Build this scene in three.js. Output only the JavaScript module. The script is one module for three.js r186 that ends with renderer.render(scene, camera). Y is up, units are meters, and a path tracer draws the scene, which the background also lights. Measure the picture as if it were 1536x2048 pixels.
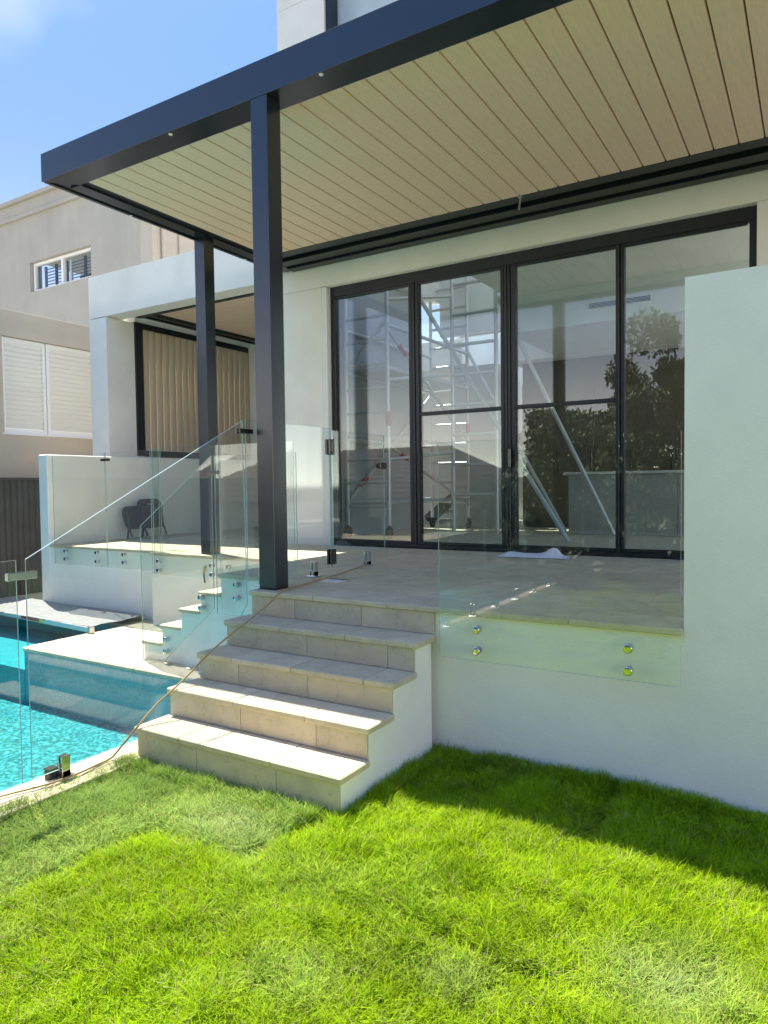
import * as THREE from 'three';
import { mergeGeometries } from 'three/addons/utils/BufferGeometryUtils.js';

// ---------------------------------------------------------------- camera, sky, sun, exposure
const scene = new THREE.Scene();
const V = (x, y, z) => new THREE.Vector3(x, y, z);
const camera = new THREE.PerspectiveCamera(72.01, 0.75, 0.05, 400);
camera.position.set(1.9565, 0.7378, 3.7597);
camera.rotation.set(-0.0373, 0.5522, -0.0124, 'YXZ');

const EXPOSURE = 5.3, SUN_POWER = 2.3, SKY_POWER = 0.65;
const sunDir = V(-0.413, 1, -0.172).normalize();
{
  const w = 1024, h = 512, d = new Float32Array(w * h * 4), n = V(0, 0, 0);
  const hash = (x, y) => { const s = Math.sin(x * 127.1 + y * 311.7) * 43758.5453; return s - Math.floor(s); };
  const vn = (x, y) => { const i = Math.floor(x), j = Math.floor(y), f = x - i, g = y - j, a = f * f * (3 - 2 * f), b = g * g * (3 - 2 * g); return (hash(i, j) * (1 - a) + hash(i + 1, j) * a) * (1 - b) + (hash(i, j + 1) * (1 - a) + hash(i + 1, j + 1) * a) * b; };
  const fb = (x, y) => vn(x, y) * 0.5 + vn(x * 2.1 + 7, y * 2.1) * 0.27 + vn(x * 4.3, y * 4.3 + 3) * 0.15 + vn(x * 9, y * 9) * 0.08;
  for (let j = 0; j < h; j++) for (let i = 0; i < w; i++) {
    const el = ((j + 0.5) / h - 0.5) * Math.PI, az = ((i + 0.5) / w - 0.5) * 2 * Math.PI, o = (j * w + i) * 4;
    n.set(Math.cos(el) * Math.cos(az), Math.sin(el), Math.cos(el) * Math.sin(az));
    let r, g, b;
    if (el < 0) { r = 0.1; g = 0.1; b = 0.09; } else {
      const y = n.y, k = Math.exp(-y * 10);                            // blue above, warm horizon haze brightened to fill the shaded walls
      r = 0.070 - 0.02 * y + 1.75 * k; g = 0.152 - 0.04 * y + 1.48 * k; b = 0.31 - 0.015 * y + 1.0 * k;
      const a = Math.max(0, n.dot(sunDir)), glow = 0.9 * Math.pow(a, 40) + 0.10 * Math.pow(a, 6);
      r += glow; g += glow; b += glow * 0.95;
      // thin high cloud, the same all the way round
      const px = n.x / (n.y + 0.25), pz = n.z / (n.y + 0.25);
      let c = fb(px * 2.6 + 15.53, pz * 2.6 + 10.37); c = Math.max(0, Math.min(1, (c - 0.70) / 0.2)) * Math.min(1, n.y * 5) * 0.28;
      r += (0.36 - r) * c; g += (0.39 - g) * c; b += (0.43 - b) * c;
    }
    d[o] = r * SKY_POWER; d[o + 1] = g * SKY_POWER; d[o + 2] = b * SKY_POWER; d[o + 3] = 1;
  }
  const sky = new THREE.DataTexture(d, w, h, THREE.RGBAFormat, THREE.FloatType);
  sky.mapping = THREE.EquirectangularReflectionMapping; sky.magFilter = THREE.LinearFilter; sky.needsUpdate = true;
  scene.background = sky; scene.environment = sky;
}
const sun = new THREE.DirectionalLight(new THREE.Color(1, 0.94, 0.83), SUN_POWER);
sun.position.copy(sunDir).multiplyScalar(30); sun.castShadow = true; sun.shadow.mapSize.set(4096, 4096);
Object.assign(sun.shadow.camera, { left: -16, right: 12, top: 14, bottom: -14, near: 1, far: 70 });
scene.add(sun, sun.target);
const renderer = new THREE.WebGLRenderer({ antialias: true });
renderer.setSize(768, 1024); renderer.toneMapping = THREE.LinearToneMapping; renderer.toneMappingExposure = EXPOSURE;
renderer.outputColorSpace = THREE.SRGBColorSpace; renderer.shadowMap.enabled = true;

// ---------------------------------------------------------------- helpers
let seed = 12345;
const rnd = () => { seed = (seed * 1664525 + 1013904223) >>> 0; return seed / 4294967296; };
const rr = (a, b) => a + (b - a) * rnd();
const used = {};
const numbered = (n) => { const k = (used[n] = (used[n] ?? -1) + 1); return k ? n + '_' + String(k).padStart(3, '0') : n; };
function shadows(o) { o.castShadow = true; o.receiveShadow = true; return o; }
function tag(o, label, category, group, kind) {
  if (label) o.userData.label = label; if (category) o.userData.category = category;
  if (group) o.userData.group = group; if (kind) o.userData.kind = kind; return o;
}
function thing(name, label, category, pos = [0, 0, 0], group) {
  const o = new THREE.Group(); o.name = numbered(name); o.position.set(...pos); scene.add(o); return tag(o, label, category, group);
}
function structure(name, geo, mat) { const o = geo ? shadows(new THREE.Mesh(geo, mat)) : new THREE.Group(); o.name = numbered(name); o.userData.kind = 'structure'; scene.add(o); return o; }
// a part; pos in the world, whatever its parent
function part(name, geo, mat, parent, pos) {
  const m = shadows(new THREE.Mesh(geo, mat)); m.name = name; parent.add(m);
  if (pos) m.position.set(...pos);
  let p = parent; while (p && p !== scene) { m.position.sub(p.position); p = p.parent; }
  return m;
}
const sub = (name, geo, mat, parent) => { const m = shadows(new THREE.Mesh(geo, mat)); m.name = name; parent.add(m); return m; };   // shares its parent's origin
const grp = (name, parent) => { const g = new THREE.Group(); g.name = name; parent.add(g); g.position.copy(parent.position).negate(); return g; };  // its pieces are laid out in the world
function uvBox(g, ou = 0, ov = 0) {                               // uv in metres by dominant axis
  if (!g.attributes.normal) g.computeVertexNormals();
  const p = g.attributes.position, n = g.attributes.normal, uv = new Float32Array(p.count * 2);
  for (let i = 0; i < p.count; i++) {
    const ax = Math.abs(n.getX(i)), ay = Math.abs(n.getY(i)), az = Math.abs(n.getZ(i));
    let u, v;
    if (ay >= ax && ay >= az) { u = p.getX(i); v = p.getZ(i); } else if (ax >= az) { u = p.getZ(i); v = p.getY(i); } else { u = p.getX(i); v = p.getY(i); }
    uv[i * 2] = u + ou; uv[i * 2 + 1] = v + ov;
  }
  g.setAttribute('uv', new THREE.BufferAttribute(uv, 2)); return g;
}
function polysToGeo(polys) {                                       // convex solid from its faces
  const pos = [];
  const c = V(0, 0, 0); let k = 0; for (const q of polys) for (const v of q) { c.add(v); k++; } c.divideScalar(k);
  const a = V(), b = V(), n = V();
  for (const q of polys) {
    a.subVectors(q[1], q[0]); b.subVectors(q[2], q[0]); n.crossVectors(a, b);
    const flip = n.dot(V().subVectors(q[0], c)) < 0;
    for (let i = 1; i < q.length - 1; i++) for (const v of flip ? [q[0], q[i + 1], q[i]] : [q[0], q[i], q[i + 1]]) pos.push(v.x, v.y, v.z);
  }
  const g = new THREE.BufferGeometry(); g.setAttribute('position', new THREE.Float32BufferAttribute(pos, 3)); g.computeVertexNormals(); return g;
}
function cbox(w, h, d, b = 0.004, ox = 0, oy = 0, oz = 0, ou = 0, ov = 0) { // chamfered box about (ox, oy, oz): 44 triangles
  const H = [w / 2, h / 2, d / 2], O = [ox, oy, oz]; b = Math.min(b, w / 2.2, h / 2.2, d / 2.2);
  const pt = (axis, s) => { const a = [0, 0, 0]; for (let i = 0; i < 3; i++) a[i] = O[i] + s[i] * (H[i] - (i === axis ? 0 : b)); return V(...a); };
  const polys = [], S = [-1, 1];
  for (let ax = 0; ax < 3; ax++) { const u = (ax + 1) % 3, v = (ax + 2) % 3; for (const s of S) { const q = []; for (const [p, r] of [[-1, -1], [1, -1], [1, 1], [-1, 1]]) { const t = [0, 0, 0]; t[ax] = s; t[u] = p; t[v] = r; q.push(pt(ax, t)); } polys.push(q); } }
  for (let e = 0; e < 3; e++) { const u = (e + 1) % 3, v = (e + 2) % 3; for (const p of S) for (const r of S) { const t1 = [0, 0, 0], t2 = [0, 0, 0]; t1[u] = t2[u] = p; t1[v] = t2[v] = r; t1[e] = -1; t2[e] = 1; polys.push([pt(u, t1), pt(u, t2), pt(v, t2), pt(v, t1)]); } }
  for (const x of S) for (const y of S) for (const z of S) polys.push([pt(0, [x, y, z]), pt(1, [x, y, z]), pt(2, [x, y, z])]);
  return uvBox(polysToGeo(polys), ou, ov);
}
const bb = (x0, x1, y0, y1, z0, z1, b = 0.004) => cbox(x1 - x0, y1 - y0, z1 - z0, b, (x0 + x1) / 2, (y0 + y1) / 2, (z0 + z1) / 2); // by its limits, in place
const sq = (x0, x1, y0, y1, z0, z1) => { const g = new THREE.BoxGeometry(x1 - x0, y1 - y0, z1 - z0); g.translate((x0 + x1) / 2, (y0 + y1) / 2, (z0 + z1) / 2); return uvBox(g); };
const merge = (list) => mergeGeometries(list.map((g) => { const q = g.index ? g.toNonIndexed() : g; for (const k of Object.keys(q.attributes)) if (!['position', 'normal', 'uv'].includes(k)) q.deleteAttribute(k); return q; }));
function tube(points, r, seg = 40, rad = 8) { return new THREE.TubeGeometry(new THREE.CatmullRomCurve3(points.map((p) => V(...p))), seg, r, rad); }
function bar(a, b, r, rad = 10) {
  const A = V(...a), B = V(...b), L = A.distanceTo(B), g = new THREE.CylinderGeometry(r, r, L, rad, 1);
  g.applyQuaternion(new THREE.Quaternion().setFromUnitVectors(V(0, 1, 0), V().subVectors(B, A).normalize())); g.translate((A.x + B.x) / 2, (A.y + B.y) / 2, (A.z + B.z) / 2); return g;
}
function disc(r, len, axis) { const g = new THREE.CylinderGeometry(r, r, len, 24, 1); if (axis === 'z') g.rotateX(Math.PI / 2); if (axis === 'x') g.rotateZ(Math.PI / 2); return g; }
// tileable value noise
function lattice(period, s) {
  const t = new Float32Array(period * period); let q = s * 7919 + 17;
  for (let i = 0; i < t.length; i++) { q = (q * 1664525 + 1013904223) >>> 0; t[i] = q / 4294967296; }
  return (x, y) => { const i = Math.floor(x), j = Math.floor(y), f = x - i, g = y - j, a = f * f * (3 - 2 * f), b = g * g * (3 - 2 * g), m = (k) => ((k % period) + period) % period;
    const i0 = m(i), i1 = m(i + 1), j0 = m(j) * period, j1 = m(j + 1) * period; return (t[j0 + i0] * (1 - a) + t[j0 + i1] * a) * (1 - b) + (t[j1 + i0] * (1 - a) + t[j1 + i1] * a) * b; };
}
function fbm(base, oct, s, sx = 1, sy = 1) { const L = []; for (let o = 0; o < oct; o++) L.push(lattice(base << o, s + o)); return (u, v) => { let r = 0, a = 0.5, n = 0; for (let o = 0; o < oct; o++) { r += a * L[o](u * (base << o) * sx, v * (base << o) * sy); n += a; a *= 0.55; } return r / n; }; }
function tex(size, metres, f, color = true) {
  const d = new Uint8Array(size * size * 4);
  for (let j = 0; j < size; j++) for (let i = 0; i < size; i++) { const c = f(i / size, j / size), o = (j * size + i) * 4; for (let k = 0; k < 3; k++) d[o + k] = Math.max(0, Math.min(255, (Array.isArray(c) ? c[k] : c) * 255)); d[o + 3] = 255; }
  const t = new THREE.DataTexture(d, size, size); t.wrapS = t.wrapT = THREE.RepeatWrapping; t.magFilter = THREE.LinearFilter; t.minFilter = THREE.LinearMipmapLinearFilter; t.generateMipmaps = true;
  t.colorSpace = color ? THREE.SRGBColorSpace : THREE.NoColorSpace; t.repeat.set(1 / metres, 1 / metres); t.needsUpdate = true; return t;
}
const std = (o) => new THREE.MeshStandardMaterial({ side: THREE.DoubleSide, ...o });
const phys = (o) => new THREE.MeshPhysicalMaterial({ side: THREE.DoubleSide, ...o });
const C = (r, g, b) => new THREE.Color().setRGB(r, g, b);

// ---------------------------------------------------------------- materials
const nA = fbm(4, 6, 3), nB = fbm(8, 5, 11), nC = fbm(16, 5, 23), nD = fbm(3, 4, 41);
const renderBump = tex(512, 0.6, (u, v) => 0.5 * nC(u, v) + 0.5 * nC(v * 4, u * 4), false);
const whiteMap = tex(512, 3.1, (u, v) => { const k = 0.93 + 0.08 * nA(u, v) + 0.035 * (nC(u, v) - 0.5); return [k, k, k * 0.995]; });
const M = {};
M.render = std({ color: C(0.95, 0.90, 0.815), map: whiteMap, bumpMap: renderBump, bumpScale: 0.0016, roughness: 0.92 });
M.plaster = std({ color: C(0.90, 0.895, 0.87), map: whiteMap, roughness: 0.85 });
M.shadedPlaster = std({ color: C(0.42, 0.43, 0.44), map: whiteMap, roughness: 0.85 });  // white plaster greyed: the dim room's shade is put into the colour
M.groove = std({ color: C(0.30, 0.30, 0.29), roughness: 1 });
const stoneMap = tex(512, 1.7, (u, v) => {
  const a = nA(u, v), b = nC(u, v), d = nD(u, v), pit = nC(u * 4, v * 4) > 0.76 ? -0.09 : 0; const vein = Math.max(0, 1 - Math.abs(nB(u + 0.13, v * 1.0) - 0.5) * 26) * 0.05, k = 0.80 + 0.22 * a + 0.12 * (b - 0.5) + pit - vein;
  return [k, k * (0.955 + 0.03 * d), k * (0.865 + 0.075 * d)];
});
const stoneBump = tex(512, 0.8, (u, v) => 0.6 * nC(u, v) + 0.4 * nC(u * 4, v * 4), false);
M.stone = [C(0.72, 0.64, 0.51), C(0.71, 0.635, 0.51), C(0.73, 0.645, 0.51), C(0.70, 0.625, 0.505), C(0.715, 0.64, 0.52)].map((color) => std({ color, map: stoneMap, bumpMap: stoneBump, bumpScale: 0.0012, roughness: 0.72 }));
M.grout = std({ color: C(0.42, 0.385, 0.33), roughness: 1 });
const metalBump = tex(256, 0.05, (u, v) => nC(u, v), false);
M.dark = phys({ color: C(0.007, 0.0135, 0.023), roughness: 0.26, ior: 1.75, bumpMap: metalBump, bumpScale: 0.00003 });
M.darkInner = phys({ color: C(0.008, 0.012, 0.016), roughness: 0.36 });
M.frame = phys({ color: C(0.012, 0.015, 0.019), roughness: 0.38 });
const grain = fbm(4, 5, 61, 8, 1), grain2 = fbm(8, 5, 67, 8, 1);
const louvreMap = tex(512, 0.55, (u, v) => { const k = 0.965 + 0.045 * (grain(u, v) - 0.5) + 0.06 * (grain2(u, v) - 0.5) + 0.03 * (nC(u, v) - 0.5); return [k, k * 0.99, k * 0.96]; });
M.louvre = [C(0.95, 0.70, 0.54), C(0.955, 0.71, 0.55), C(0.945, 0.69, 0.53)].map((color) => std({ color, map: louvreMap, roughness: 0.6 }));
M.blind = std({ color: C(0.62, 0.51, 0.36), roughness: 0.75 });
M.glass = phys({ color: C(0.965, 0.99, 0.982), transmission: 1, thickness: 0, roughness: 0, ior: 1.52 });
M.doorGlass = phys({ color: C(0.84, 0.915, 0.925), transmission: 1, thickness: 0, roughness: 0, ior: 1.66 });
M.windowGlass = phys({ color: C(0.8, 0.87, 0.88), transmission: 1, thickness: 0, roughness: 0, ior: 1.5 });
M.edge = phys({ color: C(0.33, 0.45, 0.425), roughness: 0.12 });
M.chrome = phys({ color: C(0.62, 0.63, 0.64), metalness: 1, roughness: 0.14 });
M.steel = phys({ color: C(0.55, 0.56, 0.57), metalness: 1, roughness: 0.28 });
M.blackMetal = phys({ color: C(0.012, 0.012, 0.013), roughness: 0.25, clearcoat: 0.6 });
M.alu = phys({ color: C(0.58, 0.59, 0.60), metalness: 0.35, roughness: 0.32 });
M.red = std({ color: C(0.45, 0.03, 0.03), roughness: 0.5 });
M.black = std({ color: C(0.014, 0.015, 0.018), roughness: 0.55 });

// ---------------------------------------------------------------- ground
{
  const g = new THREE.PlaneGeometry(240, 240); g.rotateX(-Math.PI / 2);
  const m = std({ color: C(0.23, 0.22, 0.18), map: tex(256, 6, (u, v) => 0.7 + 0.3 * nA(u, v)), roughness: 1 });
  g.translate(0, -2.62, 0); structure('ground', uvBox(g), m);
}
// ---------------------------------------------------------------- lawn: soil sheet and blades
const inside = (x, z) => x > -1.505 && z > -0.02 && !(x < -0.01 && z < 1.03);
const hN = fbm(8, 5, 101), hM = fbm(16, 4, 131);
const hF = fbm(64, 3, 171), hG = fbm(32, 3, 181);
const W2 = (x) => (((x / 8) % 1) + 1) % 1;                        // noise period 8 m
const seams = [[[-0.80, 2.6], [-0.765, 2.0], [-0.742, 1.69], [-0.71, 1.56]], [[-0.71, 1.56], [-0.43, 1.55], [-0.15, 1.56]], [[-0.15, 1.56], [-0.125, 1.27], [-0.05, 1.1]], [[0.55, 1.50], [0.65, 1.556], [0.82, 1.61], [0.96, 1.59], [1.1, 1.63], [1.3, 1.6]], [[1.07, 0.05], [1.09, 0.35], [1.11, 0.6]], [[1.3, 1.6], [1.34, 1.25], [1.30, 0.95]], [[0.35, 0.75], [0.37, 1.1]], [[-0.75, 2.3], [-0.3, 2.32]]];
const seamW = [0.026, 0.016, 0.030, 0.018, 0.036, 0.008, 0.012, 0.010];
function seamDist(x, z) { let best = 9, w = 1; seams.forEach((s, i) => { for (let k = 0; k < s.length - 1; k++) { const [ax, az] = s[k], [bx, bz] = s[k + 1], dx = bx - ax, dz = bz - az, t = Math.max(0, Math.min(1, ((x - ax) * dx + (z - az) * dz) / (dx * dx + dz * dz))), d = Math.hypot(x - ax - dx * t, z - az - dz * t); if (d / seamW[i] < best) { best = d / seamW[i]; w = seamW[i]; } } }); return best; }
function lawnY(x, z) {
  let y = -0.895 + 0.03 * (hN(W2(x), W2(z)) - 0.5) + 0.02 * (hM(W2(x), W2(z)) - 0.5);
  const s = seamDist(x, z); y -= 0.02 * Math.exp(-s * s * 0.7);
  y += 0.012 / (1 + Math.exp((z - 1.6 + 0.05 * Math.sin(x * 5)) * 60)) * (x > 0.4 && x < 1.5 ? 1 : 0);
  return y;
}
{
  const x0 = -1.52, x1 = 14, z0 = -0.02, z1 = 11, pos = [], idx = [], xs = [], zs = [];
  for (let x = x0; x < 2.6; x += 0.05) xs.push(x); for (let x = 2.6; x <= x1; x += 0.6) xs.push(x);
  for (let z = z0; z < 3.6; z += 0.05) zs.push(z); for (let z = 3.6; z <= z1; z += 0.6) zs.push(z);
  for (const z of zs) for (const x of xs) pos.push(x, lawnY(x, z), z);
  for (let j = 0; j < zs.length - 1; j++) for (let i = 0; i < xs.length - 1; i++) { const a = j * xs.length + i; idx.push(a, a + xs.length, a + 1, a + 1, a + xs.length, a + xs.length + 1); }
  const g = new THREE.BufferGeometry(); g.setAttribute('position', new THREE.Float32BufferAttribute(pos, 3)); g.setIndex(idx); g.computeVertexNormals();
  structure('lawn_soil', uvBox(g), std({ color: C(0.085, 0.065, 0.038), map: tex(512, 0.5, (u, v) => { const k = 0.55 + 0.45 * nB(u, v); return [k, k, k * 0.9]; }), bumpMap: stoneBump, bumpScale: 0.01, roughness: 1 }));
}
function bladeTuft(n, spread, hMin, hMax, width, s, clump) {       // clump: blades lean outwards from one crown
  seed = s; const pos = [], idx = [];
  for (let b = 0; b < n; b++) {
    const a = rr(0, 6.283), r = spread * Math.sqrt(rnd()), bx = Math.cos(a) * r, bz = Math.sin(a) * r, h = rr(hMin, hMax), la = clump ? a + rr(-0.7, 0.7) : rr(0, 6.283), yaw = la - 1.57 + rr(-0.5, 0.5), lean = (clump ? rr(0.25, 1.0) : rr(0.15, 0.95)) * h, w = width * rr(0.7, 1.15), c = Math.cos(yaw), sn = Math.sin(yaw), base = pos.length / 3;
    for (let k = 0; k <= 3; k++) {
      const t = k / 3, off = lean * t * t, y = h * t * (1 - 0.2 * t), ww = w * (k === 0 ? 0.75 : k === 3 ? 0.12 : 1 - 0.25 * t), cx = bx + Math.cos(la) * off, cz = bz + Math.sin(la) * off;
      for (const e of [-1, 1]) pos.push(cx + c * ww * e / 2, y, cz + sn * ww * e / 2);
      if (k < 3) { const q = base + k * 2; idx.push(q, q + 1, q + 2, q + 1, q + 3, q + 2); }
    }
  }
  const g = new THREE.BufferGeometry(); g.setAttribute('position', new THREE.Float32BufferAttribute(pos, 3)); g.setIndex(idx); g.computeVertexNormals(); return g;
}
{
  const mat = phys({ color: 0xffffff, roughness: 1, transmission: 0.22, thickness: 0, specularIntensity: 0.25 });
  const lawn = thing('lawn_grass', 'bright green freshly laid turf in front of the white wall and steps', 'grass'); lawn.userData.kind = 'stuff';
  const d = new THREE.Object3D(), col = new THREE.Color(), q = new THREE.Quaternion(), up = V(0, 1, 0);
  const tone = (x, z) => {
    // sod rolls: yellow-green, a duller greyish one beside the steps, paler patches
    const jx = x + rr(-0.05, 0.05), jz = z + rr(-0.05, 0.05), dull = (jx < -0.12 && jz < 1.56 || jx < -0.745) ? 1 : 0;
    const e = Math.max(0, 1 - Math.hypot((x - 0.95) / 0.22, (z - 1.75) / 0.12)) * 0.6 + Math.max(0, 1 - Math.hypot((x - 1.62) / 0.3, (z - 1.42) / 0.3)) * 0.7 + (dull ? Math.max(0, 1 - Math.hypot((x + 0.42) / 0.36, (z - 1.34) / 0.2)) * 1.1 : 0);
    const m = hM(W2(x * 1.0), W2(z)), n = 0.5 * hN(W2(x + 3), W2(z + 1)) + 0.5 * hM(W2(x * 2 + 3), W2(z * 2 + 1));
    const pale = Math.min(0.85, e * 0.9 + Math.max(0, m - 0.56) * 1.0), k = 0.66 + 0.66 * n + rr(-0.3, 0.3);
    let r = 0.26, g = 0.405, b = 0.001; if (dull) { r = 0.285; g = 0.415; b = 0.07; }
    r += (0.33 - r) * pale; g += (0.42 - g) * pale; b += (0.14 - b) * pale;
    const pick = rnd(); if (pick < 0.07) { r = 0.33; g = 0.33; b = 0.12; } else if (pick < 0.22) { r *= 0.62; g *= 0.74; } else if (pick < 0.34) { r *= 1.25; g *= 1.12; }
    return col.setRGB(r * k, g * k, b * k);
  };
  function sow(name, x0, x1, z0, z1, density, n, spread, h0, h1, w, variants, keep, clump) {
    for (let v = 0; v < variants; v++) {
      const geo = bladeTuft(n, spread, h0, h1, w, 900 + v * 31 + n, clump); seed = 5000 + v * 977 + n * 3;
      const count = Math.floor((x1 - x0) * (z1 - z0) * density / variants), list = [];
      for (let i = 0; i < count; i++) { const x = rr(x0, x1), z = rr(z0, z1); if (!inside(x, z) || (keep && !keep(x, z))) continue; const s = seamDist(x, z); if (s < 1 && rnd() > 0.16 + 0.5 * s * s) continue; list.push([x, z, s]); }
      const im = new THREE.InstancedMesh(geo, mat, list.length); im.name = name; im.userData.kind = 'stuff'; shadows(im);
      list.forEach(([x, z, s], i) => {
        const comb = 6.283 * (hN(W2(x * 0.7 + 2), W2(z * 0.7)) * 1.4 + hG(W2(x), W2(z + 3)) * 1.1), tilt = 0.08 + 0.5 * Math.max(0, hM(W2(x + 1), W2(z + 5)) - 0.35);
        const near = Math.min(1, (x < 0.1 && z < 1.14 || z < 0.10 || x < -1.42) ? 1 : 0);
        d.position.set(x, lawnY(x, z) - 0.004, z); q.setFromAxisAngle(up, rr(0, 6.283));
        d.quaternion.setFromAxisAngle(V(Math.cos(comb), 0, Math.sin(comb)), tilt * (near ? 0.3 : 1) + rr(-0.3, 0.3)).multiply(q);
        const sc = (0.42 + 0.55 * hN(W2(x + 5), W2(z + 2)) + 0.75 * Math.max(0, hF(W2(x + 2), W2(z + 6)) - 0.22)) * rr(0.72, 1.25) * (near ? 1.35 : 1) * (s < 1.6 ? 0.75 : 1); d.scale.set(rr(0.85, 1.15), sc, rr(0.85, 1.15)); d.updateMatrix(); im.setMatrixAt(i, d.matrix); im.setColorAt(i, tone(x, z));
      });
      lawn.add(im);
    }
  }
  sow('grass_blades', -1.53, 2.3, -0.03, 2.9, 6800, 11, 0.011, 0.034, 0.082, 0.0029, 5, null, true);
  sow('grass_blades', -1.53, 2.3, -0.03, 2.9, 4200, 6, 0.02, 0.022, 0.07, 0.0027, 4);
  sow('grass_blades', -1.53, 8, -0.03, 9, 500, 16, 0.06, 0.05, 0.09, 0.007, 2, (x, z) => x > 2.3 || z > 2.9);
}

// ---------------------------------------------------------------- terrace: render walls, paver tiles, coping
const tileCache = {};
function tileGeo(w, h, d, b, k) { const key = [w.toFixed(3), h, d.toFixed(3), b, k].join(); return (tileCache[key] ??= cbox(w, h, d, b, 0, 0, 0, k * 0.37, k * 0.61)); }
let tilePick = 0;
function tile(parent, name, x0, x1, yTop, h, z0, z1, b = 0.003, mats = M.stone) { const k = tilePick++ % 5, v = (tilePick * 7) % 5; return part(name, tileGeo(x1 - x0 - 0.0016, h, z1 - z0 - 0.0016, b, k), mats[v], parent, [(x0 + x1) / 2, yTop - h / 2, (z0 + z1) / 2]); }
function layTiles(parent, x0, x1, z0, z1, yTop, tw, td, off = 0, h = 0.025) {
  for (let z = z1, r = 0; z > z0 + 0.02; z -= td, r++) { const za = Math.max(z0, z - td); let x = x0 - (r % 2 ? tw / 2 : 0) - off; for (; x < x1 - 0.02; x += tw) { const a = Math.max(x0, x), b = Math.min(x1, x + tw); if (b - a > 0.03) tile(parent, 'paver', a, b, yTop, h, za, z, 0.002); } }
}
const terrace = structure('terrace');
{
  const s = new THREE.Shape();   // plan, drawn as (x, -z)
  const pl = [[6, 3.36], [6, 0.03], [-0.02, 0.03], [-1.49, 0.03], [-1.49, 0.64], [-2.41, 0.64], [-2.41, 1.77], [-4.63, 1.77], [-4.63, 1.95], [-6.85, 1.95], [-6.85, 6.6], [-4.0, 6.6], [-4.0, 3.36]];
  pl.forEach(([x, z], i) => (i ? s.lineTo(x, z) : s.moveTo(x, z)));
  const g = new THREE.ExtrudeGeometry(s, { depth: 0.98, bevelEnabled: false }); g.rotateX(-Math.PI / 2); g.translate(0, -1.01, 0);
  part('terrace_base', uvBox(g), M.render, terrace);
  const c = 0.34, N = 0.03;
  // coping rows with rounded noses
  const row = (x0, x1, z0, z1, n, alongX) => { for (let i = 0; i < n; i++) { if (alongX) { const a = x0 + (x1 - x0) * i / n, b = x0 + (x1 - x0) * (i + 1) / n; tile(terrace, 'coping_tile', a, b, 0.0, 0.035, z0, z1, 0.006); } else { const a = z0 + (z1 - z0) * i / n, b = z0 + (z1 - z0) * (i + 1) / n; tile(terrace, 'coping_tile', x0, x1, 0.0, 0.035, a, b, 0.006); } } };
  row(-1.515, 1.387, -c, 0.0, 5, true);                 // above the front steps and along the wall
  row(-1.515, -1.515 + c, -0.615, -c, 1, false);
  row(-2.43, -1.515, -0.955, -0.615, 2, true);
  row(-2.43, -2.43 + c, -1.75, -0.955, 2, false);
  row(-4.65, -2.43 + c, -2.09, -1.75, 5, true);
  row(-6.85, -4.65 + c, -2.27, -1.93, 5, true);
  layTiles(terrace, -1.515 + c, 1.387, -3.36, -c, 0, 0.9, 0.45);
  layTiles(terrace, -2.43 + c, -1.515 + c, -3.36, -0.955, 0, 0.9, 0.45, 0.2);
  layTiles(terrace, 1.387, 5.9, -3.36, -0.2, 0, 0.9, 0.45);
  layTiles(terrace, -4.65 + c, -2.43 + c, -3.36, -2.09, 0, 0.9, 0.45, 0.3);
  layTiles(terrace, -6.84, -4.65 + c, -3.36, -2.27, 0, 0.9, 0.45);
  layTiles(terrace, -6.84, -4.02, -6.5, -3.36, 0, 0.9, 0.45);
}
// ---------------------------------------------------------------- white garden wall right of the terrace
{
  const w = thing('garden_wall', 'tall white rendered wall closing the right side of the terrace', 'wall', [1.387, -0.9, 0]);
  part('wall', sq(1.387, 3.1, -1.05, 1.7495, -0.22, -0.0294), M.render, w, [0, 0, 0]);
}
// ---------------------------------------------------------------- front steps
const G = 0.2541, RISE = 0.17;
{
  const st = thing('front_steps', 'wide limestone steps going from the lawn up to the terrace', 'steps', [-0.75, -0.85, 0.5]);
  const s = new THREE.Shape(); s.moveTo(0.028, -1.05); s.lineTo(4 * G - 0.03, -1.05);
  for (let k = 4; k >= 1; k--) { s.lineTo(k * G - 0.03, -k * RISE - 0.036); s.lineTo((k - 1) * G - 0.03 + (k === 1 ? 0.058 : 0), -k * RISE - 0.036); }
  const g = new THREE.ExtrudeGeometry(s, { depth: 1.465, bevelEnabled: false }); g.rotateY(-Math.PI / 2); g.translate(-0.022, 0, 0);
  part('side_wall', uvBox(g), M.render, st, [0, 0, 0]);
  seed = 77;
  for (let k = 1; k <= 4; k++) {
    const cuts = [-1.5107, ...[[-1.02, -0.5], [-1.2, -0.72, -0.2], [-0.95, -0.42], [-1.13, -0.93, -0.45]][k - 1], 0.0];
    for (let i = 0; i < cuts.length - 1; i++) tile(st, 'tread_tile', cuts[i], cuts[i + 1], -k * RISE, 0.036, (k - 1) * G - 0.016, k * G, 0.006);
  }
  for (let k = 0; k <= 4; k++) {
    const cuts = [-1.492, ...[[-1.1, -0.55], [-0.8, -0.2], [-1.15, -0.6], [-0.9, -0.35], [-1.0, -0.42]][k], -0.018];
    const top = -k * RISE - 0.036, bot = k === 4 ? -1.0 : -(k + 1) * RISE, z = k * G;
    for (let i = 0; i < cuts.length - 1; i++) { const v = (i * 3 + k * 2) % 5; part('riser_tile', tileGeo(cuts[i + 1] - cuts[i] - 0.003, top - bot, 0.014, 0.002, v), M.stone[(v + k) % 5], st, [(cuts[i] + cuts[i + 1]) / 2, (top + bot) / 2, z - 0.021]); }
  }
}
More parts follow.
